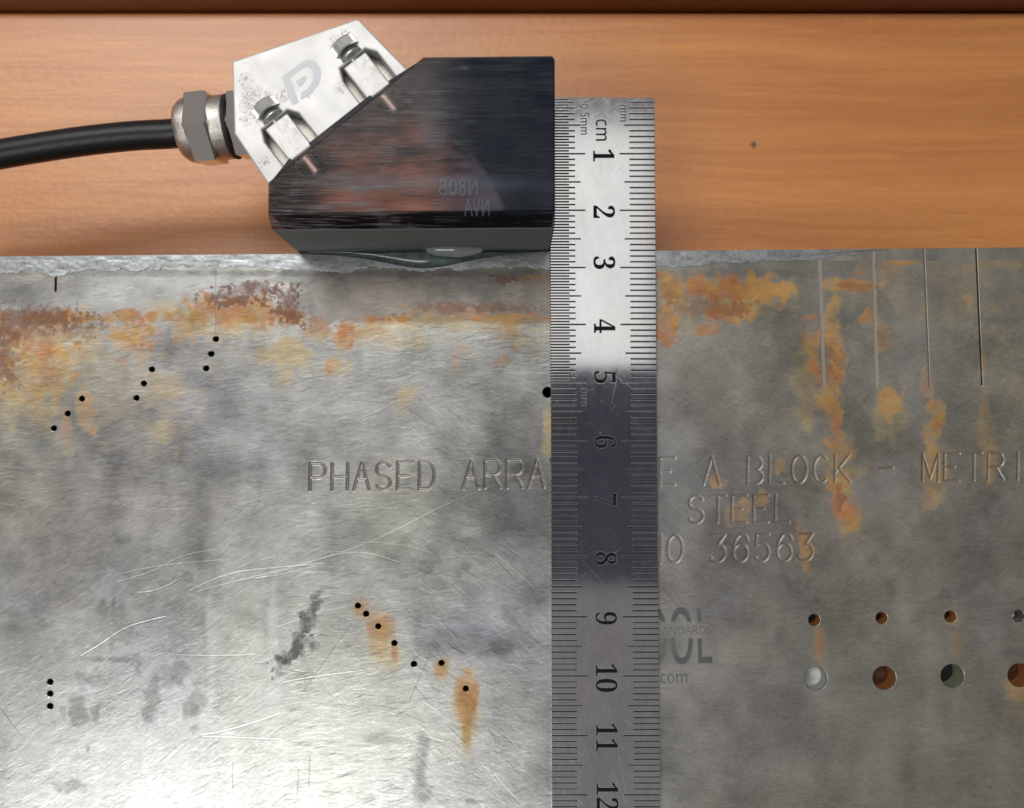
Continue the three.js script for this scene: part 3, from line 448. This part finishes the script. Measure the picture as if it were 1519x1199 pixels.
{
  const o = P(340, 20, PH), e = P(640, 290, PH), fit = (g) => planUV(g, o.x, o.z, e.x - o.x, e.z - o.z);
  const ax = [0.615, 0.788], pr = [0.788, -0.615];                 // along a screw, and across it, in plan
  const at = (c, a, b) => S(c[0] + ax[0] * a + pr[0] * b, c[1] + ax[1] * a + pr[1] * b, PH);
  const heads = [[516, 77], [400, 168]];
  const run = (c) => 469 - c[0] * 0.62 - c[1] * 0.785;            // distance from a screw to the wedge's sloping face
  // plate with two open pockets
  const out = [S(344, 91, PH), S(528, 28, PH), S(533, 29, PH), S(614, 112.5, PH)];
  for (const c of heads) { const far = run(c); out.push(at(c, far, 34), at(c, 26, 34), at(c, 12, 24), at(c, 12, -24), at(c, 30, -32), at(c, far, -32)); }
  out.push(S(402, 280, PH), S(347, 198, PH));
  mesh('cover_plate', fit(slab(shapeOf(out), PH - 0.0028, PH, 0.0003, 3)), silver, probe);
  const floor = [S(344.6, 91.6, PH), S(530, 29, PH), S(614, 112.5, PH), S(402, 280, PH), S(347.6, 198, PH)];
  mesh('housing', fit(slab(shapeOf(floor), -0.004, PH - 0.0029)), std({ color: lin(0.52, 0.50, 0.45), roughness: 0.45, metalness: 0.8 }), probe);
  const chrome = std({ color: lin(0.6, 0.6, 0.6), roughness: 0.34, metalness: 1 });
  for (const c of heads) {
    const p = P(c[0], c[1], PH - 0.0010), dir = P(c[0] + ax[0] * 50, c[1] + ax[1] * 50, PH - 0.0010).sub(p).normalize();
    const turn = new THREE.Quaternion().setFromUnitVectors(new THREE.Vector3(0, 1, 0), dir);
    const screw = mesh('thumbscrew', (() => {                       // plain collar and shank
      const g = new THREE.LatheGeometry([[0.00001, 0.0006], [0.0020, 0.0006], [0.0021, 0.0012], [0.0021, 0.0015], [0.0009, 0.0017], [0.0008, 0.0040], [0.00001, 0.004]].map(([a, b]) => new THREE.Vector2(a, b)), 32); return g;
    })(), chrome, probe); screw.position.copy(p); screw.quaternion.copy(turn);
    const kn = new THREE.Shape(); const N = 44; for (let i = 0; i < N * 2; i++) { const a = i / N * Math.PI, r = i % 2 ? 0.00224 : 0.00246; i ? kn.lineTo(r * Math.cos(a), r * Math.sin(a)) : kn.moveTo(r, 0); }
    const kg = new THREE.ExtrudeGeometry(kn, { depth: 0.0015, bevelEnabled: true, bevelThickness: 0.0002, bevelSize: 0.0002, bevelOffset: -0.0002, bevelSegments: 2 }); kg.rotateX(-Math.PI / 2); kg.translate(0, -0.0013, 0);
    mesh('knurled_head', kg, std({ color: lin(0.5, 0.5, 0.48), roughness: 0.34, metalness: 1 }), screw);
    const len = 0.0066, post = new RoundedBoxGeometry(0.0044, len, 0.0040, 3, 0.0003);
    const b = mesh('sleeve', post, silver, probe); const mid = at(c, 15 + len * 4780, 0); b.position.set(mid.x, PH - 0.0017, -mid.y);
    b.quaternion.setFromRotationMatrix(new THREE.Matrix4().makeBasis(new THREE.Vector3(0, 1, 0).cross(dir).negate(), dir, new THREE.Vector3(0, 1, 0).cross(dir).negate().cross(dir)));
    // threaded end that shows inside the smoky wedge
    const prof = [new THREE.Vector2(0.00001, 0)]; for (let i = 0; i < 12; i++) prof.push(new THREE.Vector2(i % 2 ? 0.0016 : 0.0019, i * 0.0003 + 0.00002)); prof.push(new THREE.Vector2(0.0014, 0.0037), new THREE.Vector2(0.00001, 0.0037));
    const th = mesh('screw_thread', new THREE.LatheGeometry(prof, 28), chrome, screw, 'screw end seen through the plastic'); th.position.y = 0.0097;
  }
  // emblem on the cover: a rounded flag shape round a smaller one
  const E = (pts) => pts.map(([x, y]) => S(400 + x / 10.9, 60 + y / 10.9, PH));
  const outer = E([[190, 600], [330, 490], [500, 360], [560, 325], [660, 315], [740, 345], [800, 420], [830, 510], [815, 620], [790, 700], [690, 830], [500, 965], [505, 850], [620, 770], [680, 680], [705, 590], [695, 510], [640, 430], [570, 430], [490, 480], [325, 600], [470, 1000], [370, 1045], [340, 1000]]);
  const inner = E([[425, 660], [490, 620], [570, 565], [595, 600], [565, 660], [515, 725], [470, 745]]);
  const mk = std({ color: lin(0.50, 0.525, 0.54), roughness: 0.5, metalness: 0.5 });
  mesh('emblem', mergeGeometries([slab(shapeOf(outer), PH - 0.0001, PH + 0.00004), slab(shapeOf(inner), PH - 0.0001, PH + 0.00004)]), mk, probe);
  // nickel cable gland
  const gh = -0.002, g0 = P(267, 195.5, gh), g1 = P(376, 185, gh), dir = g1.clone().sub(g0), len = dir.length(); dir.normalize();
  const turn = new THREE.Quaternion().setFromUnitVectors(new THREE.Vector3(0, 1, 0), dir);
  const nd = new Uint8Array(128 * 128 * 4); for (let j = 0; j < 128; j++) for (let i = 0; i < 128; i++) { const k = 4 * (j * 128 + i); nd[k] = nd[k + 1] = nd[k + 2] = 255 * clamp(0.5 + 0.8 * (fbm(i * 0.09, j * 0.09, 4, 700) - 0.5)); nd[k + 3] = 255; }
  const nb = dataTex(nd, 128, 128); nb.repeat.set(60, 60);
  const nickel = std({ color: lin(0.72, 0.68, 0.63), roughness: 0.15, metalness: 1, bumpMap: nb, bumpScale: 0.00004 });
  const gland = mesh('cable_gland', new THREE.LatheGeometry([[0.0027, 0.0004], [0.0036, 0], [0.0047, 0.0004], [0.0054, 0.0013], [0.0057, 0.0024], [0.0058, 0.0036], [0.0054, 0.0060], [0.0055, 0.0064], [0.0055, 0.0088], [0.0050, 0.0090], [0.0048, 0.0102], [0.0001, 0.0102]].map(([a, b]) => new THREE.Vector2(a, b)), 48), nickel, probe);
  gland.position.copy(g0); gland.quaternion.copy(turn);
  const hex = (r, h, y, name, turnBy) => {
    const s = new THREE.Shape(); for (let i = 0; i < 6; i++) { const a = i * Math.PI / 3 + turnBy; i ? s.lineTo(r * Math.cos(a), r * Math.sin(a)) : s.moveTo(r * Math.cos(a), r * Math.sin(a)); } s.closePath();
    const g = new THREE.ExtrudeGeometry(s, { depth: h - 0.0012, bevelEnabled: true, bevelThickness: 0.0006, bevelSize: 0.0006, bevelOffset: -0.0006, bevelSegments: 4 }); g.rotateX(-Math.PI / 2); g.translate(0, y + 0.0006, 0);
    return mesh(name, g, nickel, gland);
  };
  hex(0.0067, 0.0042, 0.0026, 'gland_nut', Math.PI / 6 - 0.2); hex(0.0062, 0.0040, 0.0098, 'lock_nut', Math.PI / 6 - 0.2);
  const o2 = new THREE.TorusGeometry(0.0051, 0.0005, 14, 48); o2.rotateX(Math.PI / 2); o2.translate(0, 0.0094, 0);
  mesh('sealing_ring', o2, std({ color: lin(0.012, 0.012, 0.012), roughness: 0.5 }), gland);
  const th = []; for (let i = 0; i < 3; i++) { const t = new THREE.TorusGeometry(0.0046, 0.0006, 8, 40); t.rotateX(Math.PI / 2); t.translate(0, 0.0122 + i * 0.0009, 0); th.push(t); }
  mesh('gland_thread', mergeGeometries(th), nickel, gland);
  // cable: belongs to the probe
  const pts = [[285, 195], [255, 198.5], [200, 201.5], [120, 210], [50, 220.5], [0, 229], [-90, 247], [-220, 275], [-420, 330], [-700, 430], [-1100, 600]].map(([x, y]) => P(x, y, gh - 0.0004));
  mesh('cable', new THREE.TubeGeometry(new THREE.CatmullRomCurve3(pts), 160, 0.00255, 24), std({ color: lin(0.006, 0.0065, 0.007), roughness: 0.24, specularIntensity: 0.8, bumpMap: nb, bumpScale: 0.00002 }), probe);
}

// ------------------------------------------------------------------ the phone that takes the picture: it shades and is mirrored in the ruler
{
  const phone = thing('phone', 'dark phone held level above the steel block and mirrored in the ruler', 'phone');
  phone.position.set(0.058, EYE + 0.006, 0.0128);
  const black = std({ color: lin(0.20, 0.32, 0.55), roughness: 0.45 }), glass = std({ color: lin(0.01, 0.01, 0.012), roughness: 0.1 });
  mesh('body', new RoundedBoxGeometry(0.162, 0.0085, 0.077, 4, 0.004).translate(0, 0.0042, 0), black, phone);
  for (const [x, z, r] of [[-0.058, -0.002, 0.006], [-0.058, 0.016, 0.006], [-0.042, -0.019, 0.005]]) mesh('camera_ring', new THREE.TorusGeometry(r, 0.0009, 10, 36).rotateX(Math.PI / 2), std({ color: lin(0.3, 0.3, 0.32), roughness: 0.3, metalness: 1 }), phone).position.set(x, 0, z);
  mesh('screen', new RoundedBoxGeometry(0.156, 0.0006, 0.071, 2, 0.0002).translate(0, 0.0086, 0), glass, phone);
}

// ------------------------------------------------------------------ steel ruler
{
  const ruler = thing('steel_ruler', 'thin scratched steel ruler lying down across the steel block', 'ruler');
  const RH = 0.0010, y0 = 144, y1 = 1270;
  const LX = (y) => 815.6 + (y - 144) * 0.0034, RX = (y) => 971 + (y - 144) * 0.0078;
  const a = P(LX(y0), y0, RH), b = P(RX(y0), y0 + 1, RH), c = P(RX(y1), y1, RH), d = P(LX(y1), y1, RH);
  const W = 300, H = 2048, len = d.z - a.z;
  const cv = document.createElement('canvas'); cv.width = W; cv.height = H; const x = cv.getContext('2d'); x.fillStyle = '#fff'; x.fillRect(0, 0, W, H); x.fillStyle = '#000';
  const wid = (b.x - a.x), U = (px) => (px - 816) / (971 - 816) * W;              // across, in survey pixels at the top
  const cm = [143, 228, 312, 397, 481.5, 567, 653, 738.5, 826, 915, 1003, 1091.5, 1179.5].map((y) => P(895, y, RH).z);
  const pitch = (cm[12] - cm[0]) / 12, V = (mm) => { const k = Math.min(11, Math.floor(mm / 10)), f = mm / 10 - k; return (mix(cm[k], cm[k + 1], f) - a.z) / len * H; };
  const sc = H / len;
  for (let h = 1; h <= 256; h++) {
    const mm = h / 2, y = V(mm), whole = h % 2 === 0, tick = 0.00021 * sc;
    if (y > H) break;
    if (!whole && mm > 50) continue;
    const ll = h % 20 === 0 ? 52 : h % 10 === 0 ? 45 : whole ? 37 : 28;
    x.fillRect(0, y - tick / 2, U(816 + ll), tick);
    if (whole) x.fillRect(U(971 - (ll === 37 ? 37.5 : ll)), y - tick / 2, W, tick);
  }
  const put = (t, px, mm, size, font, sxx = 1) => { x.save(); x.translate(U(px), V(mm)); x.rotate(Math.PI / 2); x.scale(sxx, 1); x.font = `${font.replace('$', size * sc / 1000)}`; x.textAlign = 'center'; x.textBaseline = 'alphabetic'; x.fillText(t, 0, 0); x.restore(); };
  for (let k = 1; k <= 12; k++) put(String(k), 880, k * 10 + (k === 5 || k === 3 ? -0.8 : 0.3), 5.3, 'bold $px serif', 0.86);
  put('cm', 884, 5.9, 3.6, '$px sans-serif', 0.86); put('0.5mm', 861.5, 4.0, 2.1, '$px sans-serif', 0.85); put('mm', 919.5, 2.9, 2.0, '$px sans-serif', 0.9); put('mm', 859.5, 52.5, 2.0, '$px sans-serif', 0.95);
  const ink = x.getImageData(0, 0, W, H).data;
  // scratches
  x.fillStyle = 'rgb(128,128,128)'; x.fillRect(0, 0, W, H);
  for (let n = 0; n < 1500; n++) { const X = rr(0, W), Y = rr(0, H), an = rr(-0.9, -0.4) + (rnd() < 0.3 ? 1.6 : 0), l = rr(6, Y < 420 ? 50 : 26); const v = rnd() < 0.8 ? 255 : 30; x.strokeStyle = `rgba(${v},${v},${v},${rr(0.1, 0.5)})`; x.lineWidth = rr(0.6, 1.6); x.beginPath(); x.moveTo(X, Y); x.lineTo(X + Math.cos(an) * l, Y + Math.sin(an) * l); x.stroke(); }
  for (let n = 0; n < 500; n++) { const X = rr(0, W), Y = rr(900, H); x.fillStyle = `rgba(255,255,255,${rr(0.1, 0.5)})`; x.beginPath(); x.arc(X, Y, rr(0.5, 2), 0, 7); x.fill(); }
  for (const [p, q, r, s] of [[860, 830, 935, 915], [868, 890, 925, 1190], [880, 1090, 925, 1199], [905, 765, 970, 730], [895, 545, 940, 580], [918, 540, 905, 600], [850, 590, 842, 650]]) { x.strokeStyle = 'rgba(255,255,255,0.5)'; x.lineWidth = 1.2; x.beginPath(); x.moveTo(U(p), (P(p, q, RH).z - a.z) / len * H); x.lineTo(U(r), (P(r, s, RH).z - a.z) / len * H); x.stroke(); }
  const scd = x.getImageData(0, 0, W, H).data;
  const col = new Uint8Array(W * H * 4), orm = new Uint8Array(W * H * 4), bm = new Uint8Array(W * H * 4);
  for (let j = 0; j < H; j++) for (let i = 0; i < W; i++) {
    const q = 4 * (j * W + i), o = 4 * ((H - 1 - j) * W + i), k = 1 - ink[q] / 255, s = (scd[q] - 128) / 128, n = fbm(i * 0.02, j * 0.012, 4, 600), w = fbm(i * 0.09, j * 0.05, 3, 610), blot = fbm(i * 0.012, j * 0.008, 3, 620);
    const v = 0.56 + 0.12 * (n - 0.5) + 0.08 * (w - 0.5) + 0.22 * s;
    col[o] = toS(mix(v, 0.003, k)); col[o + 1] = toS(mix(v, 0.003, k)); col[o + 2] = toS(mix(v * (1 + 0.05 * (blot - 0.5)), 0.004, k)); col[o + 3] = 255;
    orm[o] = 255; orm[o + 1] = 255 * clamp(mix(0.10 + 0.03 * (n - 0.5) + 0.04 * (w - 0.5) + 0.30 * Math.max(0, s), 0.95, k), 0.05, 1); orm[o + 2] = 255 * (1 - k); orm[o + 3] = 255;
    bm[o] = bm[o + 1] = bm[o + 2] = clamp(200 - 40 * k + 2.5 * s + 0.15 * (w - 0.5), 0, 255); bm[o + 3] = 255;
  }
  const t = dataTex(orm, W, H), mat = std({ map: dataTex(col, W, H, true), roughnessMap: t, metalnessMap: t, roughness: 1, metalness: 1, bumpMap: dataTex(bm, W, H), bumpScale: 0.00005 });
  const r = 0.0006, sh = new THREE.Shape();
  sh.moveTo(a.x, -a.z); sh.lineTo(b.x - r, -b.z); sh.quadraticCurveTo(b.x, -b.z, b.x, -b.z - r); sh.lineTo(c.x, -c.z); sh.lineTo(d.x, -d.z); sh.closePath();
  const g = slab(sh, RH - 0.00085, RH, 0.00006, 2), p = g.attributes.position, uv = g.attributes.uv;
  for (let i = 0; i < p.count; i++) { const v = (p.getZ(i) - a.z) / len, lx = mix(a.x, d.x, v), rx = mix(b.x, c.x, v); uv.setXY(i, (p.getX(i) - lx) / (rx - lx), 1 - v); }
  mesh('blade', g, mat, ruler);
}
renderer.render(scene, camera);
